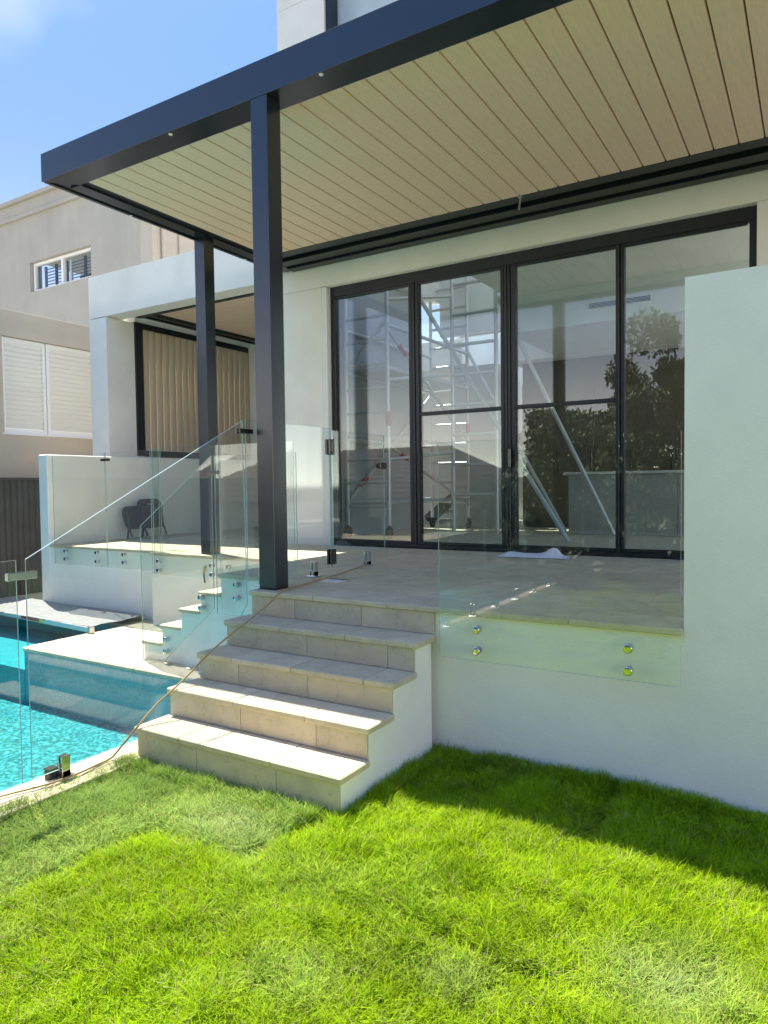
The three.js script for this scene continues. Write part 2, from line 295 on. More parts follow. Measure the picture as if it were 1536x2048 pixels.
// ---------------------------------------------------------------- pool steps (left)
{
  const st = thing('pool_steps', 'narrow side steps going from the terrace down to the pool deck', 'steps', [-2.9, -0.85, -1.2]);
  const s = new THREE.Shape(), X0 = -2.43, g2 = 0.2535; s.moveTo(X0 + 0.03, -1.0); s.lineTo(X0 + 0.03, -0.205);
  for (let k = 1; k <= 4; k++) { s.lineTo(X0 - k * g2 + 0.025, -k * RISE - 0.034); if (k < 4) s.lineTo(X0 - k * g2 + 0.025, -(k + 1) * RISE - 0.034); }
  s.lineTo(X0 - 4 * g2 + 0.025, -1.0);
  const g = new THREE.ExtrudeGeometry(s, { depth: 1.11, bevelEnabled: false }); g.translate(0, 0, -1.755);
  part('side_wall', uvBox(g), M.render, st, [0, 0, 0]);
  for (let k = 1; k <= 4; k++) { tile(st, 'tread_tile', X0 - k * g2, X0 - (k - 1) * g2 + 0.016, -k * RISE, 0.034, -1.18, -0.625, 0.008); tile(st, 'tread_tile', X0 - k * g2, X0 - (k - 1) * g2 + 0.016, -k * RISE, 0.034, -1.755, -1.18, 0.008); }
}
// ---------------------------------------------------------------- pool deck, coping and pool
const deck = structure('pool_deck');
{
  const y = -0.85;
  part('deck_base', merge([sq(-4.87, -1.5, -1.05, y - 0.026, -1.95, -0.36), sq(-1.66, -1.42, -2.3, y - 0.026, -0.36, 11), sq(-8.3, -4.87, -1.05, y - 0.026, -6.5, -1.62), sq(-9.2, -8.0, -2.3, y - 0.026, -1.62, 11)]), M.grout, deck);
  layTiles(deck, -4.90, -3.43, -1.93, -0.70, y, 0.8, 0.42);
  for (let i = 0; i < 4; i++) tile(deck, 'coping_tile', -4.90 + i * 0.8475, -4.90 + (i + 1) * 0.8475, y, 0.04, -0.70, -0.34, 0.010);
  layTiles(deck, -3.43, -1.51, -0.70 + 0.08, -0.62 , y, 0.8, 0.3);
  layTiles(deck, -8.3, -7.05, -6, -1.62, y, 0.8, 0.42); layTiles(deck, -7.05, -4.9, -1.93, -1.62, y, 0.8, 0.42);
  layTiles(deck, -9.1, -8.0, -1.62, 9, y, 0.55, 0.8);
  let z = -0.34; for (let i = 0; z < 10; i++) { const e = z + 0.62; tile(deck, 'coping_tile', -1.70, -1.52, y, 0.035, z, e, 0.009); tile(deck, 'edge_tile', -1.52, -1.43, y - 0.004, 0.03, z, e, 0.003); z = e; }
  const lid = part('skimmer_lid', bb(-4.635, -4.345, y - 0.016, y + 0.004, -0.885, -0.565, 0.002), M.stone[2], deck); void lid;
}
const poolRippleTile = tex(512, 1.2, (u, v) => { const i = Math.floor(u * 48), j = Math.floor(v * 48), h = Math.abs(Math.sin(i * 12.9898 + j * 78.233) * 43758.5453) % 1, e = ((u * 48) % 1 < 0.1 || (v * 48) % 1 < 0.1) ? 0.93 : 1, k = (0.58 + 0.42 * h) * e; return [k * (0.8 + 0.2 * h), k, k]; });  // mosaic whose strong chip contrast stands in for rippled sunlight on the floor
M.pool = std({ color: C(0.30, 0.44, 0.455), map: poolRippleTile, roughness: 0.4 });
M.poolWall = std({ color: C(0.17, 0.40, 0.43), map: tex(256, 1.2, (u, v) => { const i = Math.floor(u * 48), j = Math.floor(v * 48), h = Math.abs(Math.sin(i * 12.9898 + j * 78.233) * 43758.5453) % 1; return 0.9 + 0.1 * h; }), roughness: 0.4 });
{
  const P = structure('pool_basin');
  const fl = -1.42, le = -1.08;
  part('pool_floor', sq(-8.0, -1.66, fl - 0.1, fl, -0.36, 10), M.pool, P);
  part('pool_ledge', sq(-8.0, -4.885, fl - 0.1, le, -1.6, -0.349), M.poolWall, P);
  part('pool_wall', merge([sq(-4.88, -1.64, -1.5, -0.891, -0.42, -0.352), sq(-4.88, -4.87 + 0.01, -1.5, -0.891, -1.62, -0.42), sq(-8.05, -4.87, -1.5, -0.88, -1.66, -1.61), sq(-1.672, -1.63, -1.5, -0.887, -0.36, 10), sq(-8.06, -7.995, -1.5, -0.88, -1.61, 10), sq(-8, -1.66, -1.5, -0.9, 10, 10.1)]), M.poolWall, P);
  const water = new THREE.PlaneGeometry(6.33, 11.6); water.rotateX(-Math.PI / 2); water.translate(-4.835, -0.955, 4.2);
  const wa = fbm(8, 5, 211), wb = fbm(16, 4, 223);
  structure('pool_water', uvBox(water), phys({ color: C(0.43, 0.94, 0.965), transmission: 1, thickness: 0, roughness: 0.0, ior: 1.33, specularIntensity: 0.55, bumpMap: tex(512, 1.6, (u, v) => 0.6 * wa(u, v) + 0.4 * wb(u, v), false), bumpScale: 0.013 }));
}

// ---------------------------------------------------------------- house
const house = thing('house', 'white modern house behind the terrace with black framed glass doors', 'house', [-1, 0, -3.5]);
{
  const F = -3.37, H = (n, g, m, p = house) => part(n, g, m, p, [0, 0, 0]);
  // front walls; the lintel groove is a real gap between upper and lower render
  H('wall', bb(-3.94, -3.312, -1.0, 3.205, -3.62, F), M.render);
  H('wall', sq(-3.94, 8, 3.2075, 3.9, -3.66, F), M.render);
  H('wall', bb(1.475, 8, -1, 3.205, -3.62, F), M.render);
  H('wall', sq(-3.94, -3.205, 3.9, 6.74, -3.66, F), M.render); H('wall', sq(-3.205, 8, 3.9, 4.6, -3.66, F), M.render);      // upper storey round its window
  H('wall', bb(-3.94, -3.205, 6.745, 9.0, -3.66, F), M.render);
  H('wall', sq(-3.205, 8, 7.7, 9.0, -3.66, F), M.render); H('wall', sq(0.4, 8, 4.6, 7.7, -3.66, F), M.render);
  H('wall', bb(-3.94, -3.7, 3.9, 9, -7.4, -3.665), M.render);
  H('reveal', sq(-3.312, -3.237, 0, 3.2, -3.62, -3.376), M.plaster);
  // alfresco portal at the left
  H('portal_beam', sq(-7.85, -3.943, 3.413, 4.06, -3.66, F), M.render);
  H('portal_column', sq(-7.85, -7.44, -1, 3.4, -3.89, F), M.render);
  H('roof_edge', bb(-7.85, -3.95, 3.9, 4.055, -7.2, -3.665), M.render);
  H('wall', sq(-7.7, -7.44, 3.425, 3.9, -7, -3.9), M.plaster); H('ceiling_trim', merge([sq(-7.44, -7.26, 3.50, 3.9, -6.6, -3.67), sq(-7.26, -7.12, 3.53, 3.9, -6.6, -3.67)]), M.plaster);
  H('wall', sq(-7.7, -7.44, -1, 1.27, -7, -3.9), M.plaster);
  H('wall', sq(-7.7, -3.95, -1, 3.9, -6.8, -6.6), M.plaster);
  H('wall', sq(-4.1, -3.95, -0.5, 3.9, -6.6, -3.63), M.plaster);
  // blinds
  const bl = grp('blind', house); bl.userData.label = 'closed beige vertical blind in a black frame';
  const bx = -7.42;
  sub('frame', merge([bb(bx - 0.06, bx, 1.27, 3.425, -4.05, -3.9), bb(bx - 0.06, bx, 3.33, 3.425, -6.55, -4.06), bb(bx - 0.06, bx, 1.26, 1.36, -6.55, -4.06)]), M.frame, bl);
  for (let i = 0, z = -4.06; z > -6.5; i++, z -= 0.142) {
    const g = new THREE.PlaneGeometry(0.152, 2.0, 6, 1), p = g.attributes.position;
    for (let k = 0; k < p.count; k++) { const u = p.getX(k) / 0.152; p.setZ(k, 0.02 * Math.cos(u * Math.PI) + 0.012 * u); }
    g.rotateY(Math.PI / 2 + 0.16); g.translate(bx - 0.045, 2.345 + rr(-0.006, 0.006), z - 0.071); g.computeVertexNormals();
    sub('slat', uvBox(g, i * 0.3), M.blind, bl);
  }
  // alfresco louvre roof
  const lr = grp('louvre_roof', house);
  sub('beam', merge([bb(-7.12, -7.06, 3.42, 3.6, -6.6, -3.74), bb(-7.06, -6.98, 3.46, 3.6, -6.6, -3.74), bb(-6.98, -6.88, 3.42, 3.6, -6.6, -3.74), bb(-7.12, -3.96, 3.40, 3.6, -3.74, -3.67), bb(-4.1, -3.96, 3.40, 3.6, -6.6, -3.74)]), M.darkInner, lr);
  for (let i = 0; i < 14; i++) sub('louvre_blade', bb(-6.88, -4.1, 3.47, 3.5, -3.75 - (i + 1) * 0.2, -3.758 - i * 0.2, 0.006), M.louvre[i % 3], lr);
  // sliding doors
  const D = -3.454, sd = grp('sliding_door', house); sd.userData.label = 'wide black framed glass doors with four tall panes';
  const fz0 = D - 0.10, fz1 = D;
  sub('frame', merge([bb(-3.2356, 1.47, 3.085, 3.205, fz0, fz1), bb(-3.2356, -3.17, 0.0, 3.085, fz0, fz1), bb(1.41, 1.47, 0, 3.085, fz0, fz1), bb(-3.17, 1.41, 0.0, 0.045, fz0 - 0.02, fz1 + 0.02), bb(-2.128, -2.085, 0.045, 3.085, fz0, fz1 - 0.008), bb(-2.078, -2.045, 0.045, 3.085, fz0, fz1 + 0.006), bb(-2.039, -2.0, 0.045, 3.085, fz0, fz1 - 0.006), bb(-0.985, -0.945, 0.045, 3.085, fz0, fz1 - 0.006), bb(-0.939, -0.908, 0.045, 3.085, fz0, fz1 + 0.008), bb(-0.902, -0.872, 0.045, 3.085, fz0, fz1 + 0.0045), bb(-0.866, -0.82, 0.045, 3.085, fz0, fz1 - 0.006), bb(0.232, 0.268, 0.045, 3.085, fz0, fz1 - 0.004), bb(0.273, 0.312, 0.045, 3.085, fz0, fz1 - 0.03)]), M.frame, sd);
  for (const [a, b, mid] of [[-3.147, -2.128, 0], [-1.998, -0.986, 1], [-0.818, 0.230, 1], [0.314, 1.392, 0]]) {
    sub('bottom_rail', bb(a - 0.022, b, 0.045, 0.078, D - 0.075, D - 0.012), M.frame, sd); sub('top_rail', bb(a - 0.022, b, 3.062, 3.086, D - 0.075, D - 0.014), M.frame, sd);
    const pane = new THREE.PlaneGeometry(b - a + 0.03, 3.01); pane.translate((a + b) / 2, 1.57, D - 0.04); const p2 = pane.clone(); p2.translate(0, 0, -0.024);
    sub('pane', uvBox(merge([pane, p2])), M.doorGlass, sd);
    if (mid) sub('mid_rail', bb(a, b, 1.545, 1.585, D - 0.075, D - 0.012), M.frame, sd);
  }
  sub('handle', merge([bb(-0.89, -0.855, 0.92, 1.12, D + 0.03, D + 0.05), bb(-0.885, -0.86, 0.93, 0.96, D, D + 0.03), bb(-0.885, -0.86, 1.08, 1.11, D, D + 0.03)]), M.blackMetal, sd);
  // upper window
  const w = grp('window', house); w.userData.label = 'black framed upper window with a pale blind';
  sub('frame', merge([bb(-3.205, -3.125, 4.6, 7.7, -3.55, -3.40), bb(0.34, 0.4, 4.6, 7.7, -3.55, -3.40), bb(-3.125, 0.34, 4.6, 4.68, -3.55, -3.40), bb(-3.125, 0.34, 7.62, 7.7, -3.55, -3.40), bb(-1.42, -1.36, 4.68, 7.62, -3.53, -3.42)]), M.frame, w);
  for (const [p, q] of [[-3.125, -1.42], [-1.36, 0.34]]) { const up = new THREE.PlaneGeometry(q - p, 2.94); up.translate((p + q) / 2, 6.15, -3.47); sub('pane', uvBox(up), M.windowGlass, w); }
  const cv = new THREE.PlaneGeometry(3.6, 3.1, 90, 1); { const p = cv.attributes.position; for (let k = 0; k < p.count; k++) p.setZ(k, 0.018 * Math.sin(p.getX(k) * 13 + Math.sin(p.getX(k) * 3))); cv.computeVertexNormals(); } cv.translate(-1.4, 6.15, -3.585); sub('curtain', uvBox(cv), M.plaster, w);
  H('wall', sq(-3.7, -1.4, 3.32, 8.98, -7.48, -7.36), M.plaster);  // rear wall added to block the bright sky behind the void
  // room behind the doors
  const R = (n, g, m) => H(n, g, m);
  R('room_floor', merge([sq(-3.95, 8, -0.12, -0.004, -10.2, -3.40), sq(-6, -3.95, -0.12, -0.004, -10.2, -6.85)]), std({ color: C(0.66, 0.62, 0.55), map: stoneMap, roughness: 0.4 }));  // extended past the room as an unseen sunlit floor bouncing light inside
  R('ceiling', sq(-1.7, 1.6, 3.3, 3.4, -5.5, -3.64), M.plaster);
  R('bulkhead', merge([sq(-1.7, 1.6, 2.81, 3.31, -7.6, -5.5), sq(-2.55, 3.3, 2.805, 3.31, -8.4, -7.6), sq(-6, -3.4, 2.81, 3.31, -10.2, -7.6), sq(3.6, 4.6, 2.81, 3.31, -10.2, -7.6)]), M.plaster);
  R('added_light_well', merge([sq(-3.5, -3.4, 3.31, 3.7, -10.2, -7.6), sq(3.6, 3.7, 3.31, 3.7, -10.2, -7.6), sq(-3.4, 3.6, 3.31, 3.7, -7.6, -7.5), sq(-3.4, 3.6, 2.81, 3.7, -10.3, -10.21)]), M.plaster);  // open-topped shaft added, unseen, to bring sun into the room
  R('room_wall', sq(-3.945, -3.86, 0, 9, -6.95, -3.66), M.shadedPlaster);
  R('room_wall', sq(-6.2, -6.0, 0, 3.3, -10.2, -6.85), M.plaster);
  R('room_wall', merge([sq(-6, -4.7, 0, 2.81, -10.3, -10.21), sq(-3.5, 4.5, 0, 2.81, -10.3, -10.21), sq(-4.7, -3.5, 2.72, 2.81, -10.3, -10.21)]), M.plaster);
  R('courtyard_wall', sq(-12, 2, -1, 2.3, -14.2, -14), M.plaster); R('room_floor', sq(-9, 4.6, -0.12, -0.006, -13.9, -10.2), M.stone[0]);
  R('room_wall', sq(-3.55, -2.75, 0, 2.81, -8.0, -7.62), M.shadedPlaster);
  const vent = R('air_vent', bb(-0.595, 0.18, 2.985, 3.062, -5.52, -5.49), M.plaster);
  for (let i = 0; i < 4; i++) sub('vent_slat', bb(-0.585, 0.17, 2.994 + i * 0.0165, 3.003 + i * 0.0165, -5.49, -5.482, 0.001), M.black, vent);
  const roof = H('roof', bb(-3.95, -1.4, 9.0, 9.15, -7.5, -3.3), M.render); void roof;
}
// ---------------------------------------------------------------- things in the room
{
  const cab = thing('kitchen_cabinet', 'dark brown timber wall of tall cabinets behind the right door panes', 'cabinet', [0.6, 0, -7.9]);
  const wood = std({ color: C(0.15, 0.12, 0.09), map: louvreMap, roughness: 0.5 });
  for (let i = 0; i < 9; i++) { const d = part('cabinet_door', bb(-2.4 + i * 0.62, -1.785 + i * 0.62, 0.08, 2.45, -7.92, -7.9, 0.003), wood, cab, [0, 0, 0]); sub('handle', bb(-1.83 + i * 0.62, -1.815 + i * 0.62, 0.9, 1.3, -7.9, -7.875, 0.002), M.blackMetal, d); }
  part('carcass', sq(-2.4, 3.18, 0, 2.8, -8.3, -7.925), wood, cab, [0, 0, 0]);
  const isl = thing('kitchen_island', 'pale grey kitchen island seen through the right hand glass door', 'kitchen island', [-0.4, 0, -6.7]);
  part('bench_top', bb(-1.2, 1.9, 0.86, 0.9, -7.15, -6.35, 0.004), std({ color: C(0.6, 0.59, 0.56), roughness: 0.25 }), isl, [0, 0, 0]);
  for (let i = 0; i < 4; i++) part('panel', bb(-1.14 + i * 0.745, -0.4 + i * 0.745, 0.0, 0.858, -7.1, -6.4, 0.003), std({ color: C(0.36, 0.36, 0.345), roughness: 0.6 }), isl, [0, 0, 0]);
  const st = thing('staircase', 'dark open staircase rising to the right inside the house', 'staircase', [-1, 0, -9]);
  const dk = std({ color: C(0.02, 0.022, 0.026), roughness: 0.5 });
  for (let i = 0; i < 12; i++) part('stair_tread', bb(-4.9 + i * 0.26, -4.6 + i * 0.26, 0.2 * (i + 1) - 0.06, 0.2 * (i + 1), -9.9, -9.1, 0.004), dk, st, [0, 0, 0]);
  const a = new THREE.BoxGeometry(3.9, 0.22, 0.05); a.rotateZ(Math.atan2(0.2, 0.26)); a.translate(-3.35, 1.2, -9.06); part('stringer', uvBox(a), dk, st, [0, 0, 0]);
  // aluminium tower
  const tw = thing('scaffold_tower', 'aluminium scaffold tower standing inside behind the left doors', 'scaffold', [-3.45, 0, -5.9]);
  const r = 0.030, xs = [-3.80, -3.11], zs = [-4.6, -7.2];
  for (const z of zs) for (const x of xs) { const u = part('upright', merge([bar([x, 0.18, z], [x, 4.3, z], r), bar([x, 1.28, z], [x, 1.42, z], r * 1.25)]), M.alu, tw, [0, 0, 0]); sub('castor', merge([disc(0.08, 0.04, 'x').translate(x, 0.08, z), bar([x, 0.1, z], [x, 0.2, z], 0.018)]), M.black, u); if (x > -3.5) sub('clip', bar([x, 1.56, z], [x, 1.76, z], r * 1.2), M.red, u); }
  for (const z of zs) for (let k = 0; k < 12; k++) part('rung', bar([xs[0], 0.45 + k * 0.33, z], [xs[1], 0.45 + k * 0.33, z], r * 0.8), M.alu, tw, [0, 0, 0]);
  for (const x of xs) for (const y of [0.5, 1.4, 2.35, 2.95]) part('brace', bar([x, y, zs[0]], [x, y, zs[1]], r * 0.9), M.alu, tw, [0, 0, 0]);
  for (const [x, y0, y1] of [[-3.11, 2.9, 1.45], [-3.8, 0.5, 2.3], [-3.11, 1.3, 0.4]]) { const b = part('brace', bar([x, y0, zs[0]], [x, y1, zs[1]], r * 0.85), M.alu, tw, [0, 0, 0]); sub('clip', bar([x, y0 + (y1 - y0) * 0.12, zs[0] + (zs[1] - zs[0]) * 0.12], [x, y0 + (y1 - y0) * 0.2, zs[0] + (zs[1] - zs[0]) * 0.2], r), M.red, b); }
  for (const [a1, b1] of [[[-3.11, 4.1, -4.53], [-0.5, 0.06, -4.3]], [[-3.11, 3.0, -7.2], [-1.1, 0.06, -6.1]], [[-1.80, 3.3, -5.36], [-0.32, 0.06, -5.7]], [[-3.80, 2.4, -4.62], [-3.11, 3.05, -4.62]]]) part('outrigger', bar(a1, b1, r * 0.9), M.alu, tw, [0, 0, 0]);
  for (const x of [-2.46, -1.80]) part('upright', bar([x, 0.06, -5.3], [x, 4.3, -5.3], r * 0.95), M.alu, tw, [0, 0, 0]);
  for (let k = 0; k < 9; k++) part('rung', bar([-2.46, 0.6 + k * 0.42, -5.3], [-1.80, 0.6 + k * 0.42, -5.3], r * 0.8), M.alu, tw, [0, 0, 0]);
  for (const y of [1.1, 2.2, 3.3]) part('brace', bar([-3.11, y, -4.62], [-2.46, y + 0.1, -5.3], r * 0.8), M.alu, tw, [0, 0, 0]);
  part('platform', bb(-3.78, -3.13, 2.37, 2.41, -7.1, -4.7), M.alu, tw, [0, 0, 0]);
}
// ---------------------------------------------------------------- pergola
const PX0 = -3.9555, PX1 = 2.75, PZ = -0.0925, PB = 3.4767, PT = 3.7216;
{
  const p = thing('pergola', 'large dark grey louvred pergola with tan underside over the terrace', 'pergola', [0, 0, -1.7]);
  const q = (n, g, m) => part(n, g, m, p, [0, 0, 0]);
  const iz = -0.317, ix = PX0 + 0.225, bz = -2.79;
  { // front beam mitred into the left beam, 3 mm joint
    const s = new THREE.Shape(); s.moveTo(PX0 + 0.002, -PZ); s.lineTo(PX1, -PZ); s.lineTo(PX1, -iz); s.lineTo(ix + 0.002, -iz);
    const g = new THREE.ExtrudeGeometry(s, { depth: PT - PB - 0.004, bevelEnabled: true, bevelSize: 0.002, bevelThickness: 0.002, bevelSegments: 2 }); g.rotateX(-Math.PI / 2); g.translate(0, PB + 0.002, 0); q('front_beam', uvBox(g), M.dark);
    const t = new THREE.Shape(); t.moveTo(PX0, -PZ + 0.004); t.lineTo(ix - 0.001, -iz + 0.004); t.lineTo(ix - 0.001, 3.36); t.lineTo(PX0, 3.36);
    const h = new THREE.ExtrudeGeometry(t, { depth: PT - PB - 0.02, bevelEnabled: true, bevelSize: 0.002, bevelThickness: 0.002, bevelSegments: 2 }); h.rotateX(-Math.PI / 2); h.translate(0, PB + 0.016, 0); q('side_beam', uvBox(h), M.dark);
    q('screen_track', merge([bb(PX0, PX0 + 0.035, PB, PB + 0.0155, -3.36, iz + 0.2, 0.002), bb(PX0 + 0.09, ix, PB, PB + 0.0155, -3.36, iz, 0.002)]), M.dark);
  }
  q('gutter', merge([bb(ix, ix + 0.07, PB + 0.02, PT - 0.02, bz, iz), bb(ix + 0.07, ix + 0.13, PB + 0.045, PT - 0.05, bz, iz)]), M.darkInner);
  q('back_beam', merge([bb(ix, PX1, PB + 0.02, PT, bz - 0.15, bz), bb(ix, PX1, PB + 0.05, PT, bz - 0.24, bz - 0.15), bb(ix, PX1, PB, PT, bz - 0.40, bz - 0.24), bb(ix, PX1, PB + 0.02, PT, bz - 0.44, bz - 0.40), bb(ix, PX1, PB - 0.02, PT, bz - 0.565, bz - 0.44)]), M.darkInner);
  const pitch = 0.1882, bladeGeo = {};
  for (let i = 0, x = -3.985 + 0.377; x < PX1 - 0.1; x += pitch, i++) {
    const v = i % 5; bladeGeo[v] ??= (() => { const L = iz - bz - 0.006, s = new THREE.Shape(), w = pitch - 0.008; s.moveTo(-w / 2, 0.012); s.lineTo(-w / 2 + 0.004, 0); s.lineTo(w / 2 - 0.004, 0); s.lineTo(w / 2, 0.012); s.lineTo(w / 2, 0.03); s.lineTo(-w / 2, 0.03); const g = new THREE.ExtrudeGeometry(s, { depth: L, bevelEnabled: false }); g.translate(0, 0, bz + 0.003); return uvBox(g, v * 0.23, v * 0.41); })();
    if (x + pitch / 2 < ix + 0.06) continue;
    part('louvre_blade', bladeGeo[v], M.louvre[(i * 5 + (i % 3)) % 3], p, [x, 3.50, 0]);
  }
  q('side_beam', bb(PX1, PX1 + 0.225, PB, PT, -3.36, PZ, 0.004), M.dark);
  q('roof_sheet', sq(PX0 + 0.24, PX1, 3.534, 3.54, bz, iz - 0.01), M.darkInner);
  const post = (x0, z1, n) => { const o = q('post', bb(x0, x0 + 0.15, 0.006, PB, z1 - 0.15, z1, 0.004), M.dark); sub('base_plate', bb(x0 - 0.004, x0 + 0.154, 0.0, 0.006, z1 - 0.154, z1 + 0.004, 0.001), M.darkInner, o); };
  post(-1.4882, PZ - 0.001); post(-3.93, -1.87);
  for (const [x, z] of [[-2.333, -0.124], [-0.881, -0.118], [0.6, -0.12], [PX0 + 0.018, -1.036], [PX0 + 0.018, -2.69]]) { const g = new THREE.SphereGeometry(0.017, 16, 8); g.scale(1, 0.45, 1); g.translate(x, PB - 0.002, z); q('stud_light', g, std({ color: C(0.85, 0.85, 0.82), roughness: 0.3 })); }
  q('louvre_rod', merge([bar([-0.50, 3.505, -2.80], [-0.60, 3.468, -3.02], 0.010), bb(-0.53, -0.49, 3.49, 3.515, -2.82, -2.79, 0.002)]), M.steel);
}

// ---------------------------------------------------------------- frameless glass
// A pane drawn in (u, y) and stood up along x or z; two faces and a polished edge of its own.
function glassPane(parent, pts, axis, off, t = 0.012, name = 'pane') {
  const s = new THREE.Shape(); pts.forEach(([u, y], i) => (i ? s.lineTo(u, y) : s.moveTo(u, y)));
  const f = new THREE.ShapeGeometry(s), b = f.clone(); f.translate(0, 0, t / 2); b.translate(0, 0, -t / 2);
  const faces = merge([f, b]), pos = [];
  const e = 0.0012;
  for (let i = 0; i < pts.length; i++) { const [u0, y0] = pts[i], [u1, y1] = pts[(i + 1) % pts.length], A = [u0, y0, t / 2 - e], B = [u1, y1, t / 2 - e], Cc = [u1, y1, -t / 2 + e], D = [u0, y0, -t / 2 + e]; pos.push(...A, ...B, ...Cc, ...A, ...Cc, ...D); }
  const rim = new THREE.BufferGeometry(); rim.setAttribute('position', new THREE.Float32BufferAttribute(pos, 3)); rim.computeVertexNormals(); uvBox(rim);
  for (const g of [faces, rim]) { if (axis === 'z') g.rotateY(-Math.PI / 2); g.translate(axis === 'z' ? off : 0, 0, axis === 'z' ? 0 : off); }
  part(name, faces, M.glass, parent, [0, 0, 0]); part('edge', rim, M.edge, parent, [0, 0, 0]);
}
function standoff(parent, x, y, z, axis) {   // turned steel button: glass at z (or x), wall 4 cm behind
  const pts = [[0.0001, 0.015], [0.019, 0.015], [0.0225, 0.0125], [0.025, 0.0085], [0.025, 0.0065], [0.0215, 0.0065], [0.0215, -0.034], [0.0001, -0.034]].map(([a, b]) => new THREE.Vector2(a, b));
  const g = new THREE.LatheGeometry(pts, 28); if (axis === 'x') g.rotateX(Math.PI / 2); else g.rotateZ(Math.PI / 2); g.translate(x, y, z);
  part('standoff', g, M.chrome, parent, [0, 0, 0]);
}
function spigot(parent, x, y, z, h = 0.15) { const o = part('spigot', merge([bb(x - 0.024, x - 0.008, y, y + h, z - 0.026, z + 0.026, 0.003), bb(x + 0.008, x + 0.024, y, y + h, z - 0.026, z + 0.026, 0.003), bb(x - 0.024, x + 0.024, y, y + 0.045, z - 0.026, z + 0.026, 0.003)]), M.chrome, parent, [0, 0, 0]); sub('base_plate', bb(x - 0.05, x + 0.05, y, y + 0.012, z - 0.05, z + 0.05, 0.004), M.chrome, o); }
const panel = (label, pos, name = 'glass_balustrade', category = 'glass panel') => thing(name, label, category, pos, 'frameless glass panels around the terrace and pool');
{
  const a = panel('glass panel fixed with four round buttons to the front of the white wall', [0.7, 0, 0.04]);
  glassPane(a, [[0.0424, -0.282], [1.3835, -0.282], [1.3835, 0.989], [0.0424, 0.989]], 'x', 0.04);
  for (const [x, y] of [[0.28, -0.103], [0.28, -0.225], [1.13, -0.116], [1.13, -0.233]]) standoff(a, x, y, 0.04, 'x');
  const gx = -1.575;
  const r = panel('large slanted glass panel beside the front steps, above the pool edge', [gx, -0.85, 0.8]);
  glassPane(r, [[1.615, 0.376], [-0.04, 1.218], [-0.06, -0.11], [0.42, -0.66], [0.62, -0.795], [1.615, -0.795]], 'z', gx);
  for (const [y, z] of [[-0.50, 0.40], [-0.63, 0.44], [-0.22, 0.10], [-0.34, 0.12]]) standoff(r, gx + 0.002, y, z, 'z');
  spigot(r, gx, -0.85, 1.43, 0.125);
  const f = panel('upright glass fence panel at the left edge on the pool coping', [gx, -0.85, 2.3]);
  glassPane(f, [[1.667, -0.795], [3.0, -0.795], [3.0, 0.376], [1.667, 0.376]], 'z', gx); spigot(f, gx, -0.85, 2.0); spigot(f, gx, -0.85, 2.7);
  part('bracket', merge([bb(gx + 0.008, gx + 0.016, 0.272, 0.312, 1.56, 1.71, 0.002), bb(gx - 0.016, gx - 0.008, 0.272, 0.312, 1.56, 1.71, 0.002), bb(gx - 0.016, gx + 0.016, 0.272, 0.312, 1.71, 1.718, 0.002)]), M.chrome, f, [0, 0, 0]);
  for (let i = 0; i < 3; i++) { const z = 3.03 + i * 1.42, o = panel(['glass fence panel on the pool coping, first behind the left one', 'glass fence panel on the pool coping, seen only as a reflection', 'farthest glass fence panel along the pool coping, seen only reflected'][i], [gx, -0.85, z + 0.7]); glassPane(o, [[z, -0.795], [z + 1.39, -0.795], [z + 1.39, 0.376], [z, 0.376]], 'z', gx); spigot(o, gx, -0.85, z + 0.35); spigot(o, gx, -0.85, z + 1.05); }
  // upper run behind the post, with the gate
  const ux = -1.56;
  const u = panel('tall glass fence panel just behind the front pergola post', [ux, 0, -0.6]);
  glassPane(u, [[-0.055, 0.055], [-1.085, 0.055], [-1.085, 1.226], [-0.055, 1.226]], 'z', ux); spigot(u, ux + 0.01, 0, -0.83, 0.125); spigot(u, ux, 0, -0.22, 0.125);
  part('clip', merge([bb(ux + 0.008, ux + 0.02, 1.125, 1.158, -0.12, 0.02, 0.002), bb(ux - 0.02, ux - 0.008, 1.125, 1.158, -0.12, 0.02, 0.002)]), M.blackMetal, u, [0, 0, 0]);
  for (const y of [1.07, 0.14]) { const g = cbox(0.02, 0.13, 0.085, 0.008, ux + 0.016, y, -1.09), h = cbox(0.02, 0.13, 0.085, 0.008, ux - 0.016, y, -1.09); part('hinge', merge([g, h, bb(ux - 0.012, ux + 0.034, y - 0.045, y + 0.045, -1.11, -1.075, 0.006)]), M.blackMetal, u, [0, 0, 0]); }
  const gt = panel('glass gate hinged to the panel behind the front post', [ux, 0, -1.55], 'glass_gate', 'gate');
  glassPane(gt, [[-1.10, 0.045], [-1.955, 0.045], [-1.955, 1.212], [-1.10, 1.212]], 'z', ux);
  part('latch', merge([bb(ux + 0.007, ux + 0.045, 0.895, 0.955, -1.94, -1.83, 0.006), bb(ux - 0.03, ux - 0.007, 0.905, 0.945, -1.94, -1.85, 0.006)]), M.blackMetal, gt, [0, 0, 0]);
  const bs = thing('glass_spigot', 'small steel spigot standing at the end of the cord by the gate', 'spigot', [-1.60, 0, -1.71]); spigot(bs, -1.60, 0, -1.71, 0.13);
  // at the pool steps
  const rz = -0.592;
  const k = panel('slanted glass panel on the side of the narrow pool steps', [-2.9, -0.5, rz]);
  glassPane(k, [[-3.372, 0.393], [-3.372, -0.845], [-3.11, -0.845], [-2.447, -0.30], [-2.447, 1.009]], 'x', rz);
  for (const [x, y] of [[-3.07, -0.632], [-3.074, -0.743], [-2.613, -0.216], [-2.61, -0.308]]) standoff(k, x, y, rz, 'x');
  const l = panel('level glass panel between the slanted panel and the front post', [-2, 0, rz]);
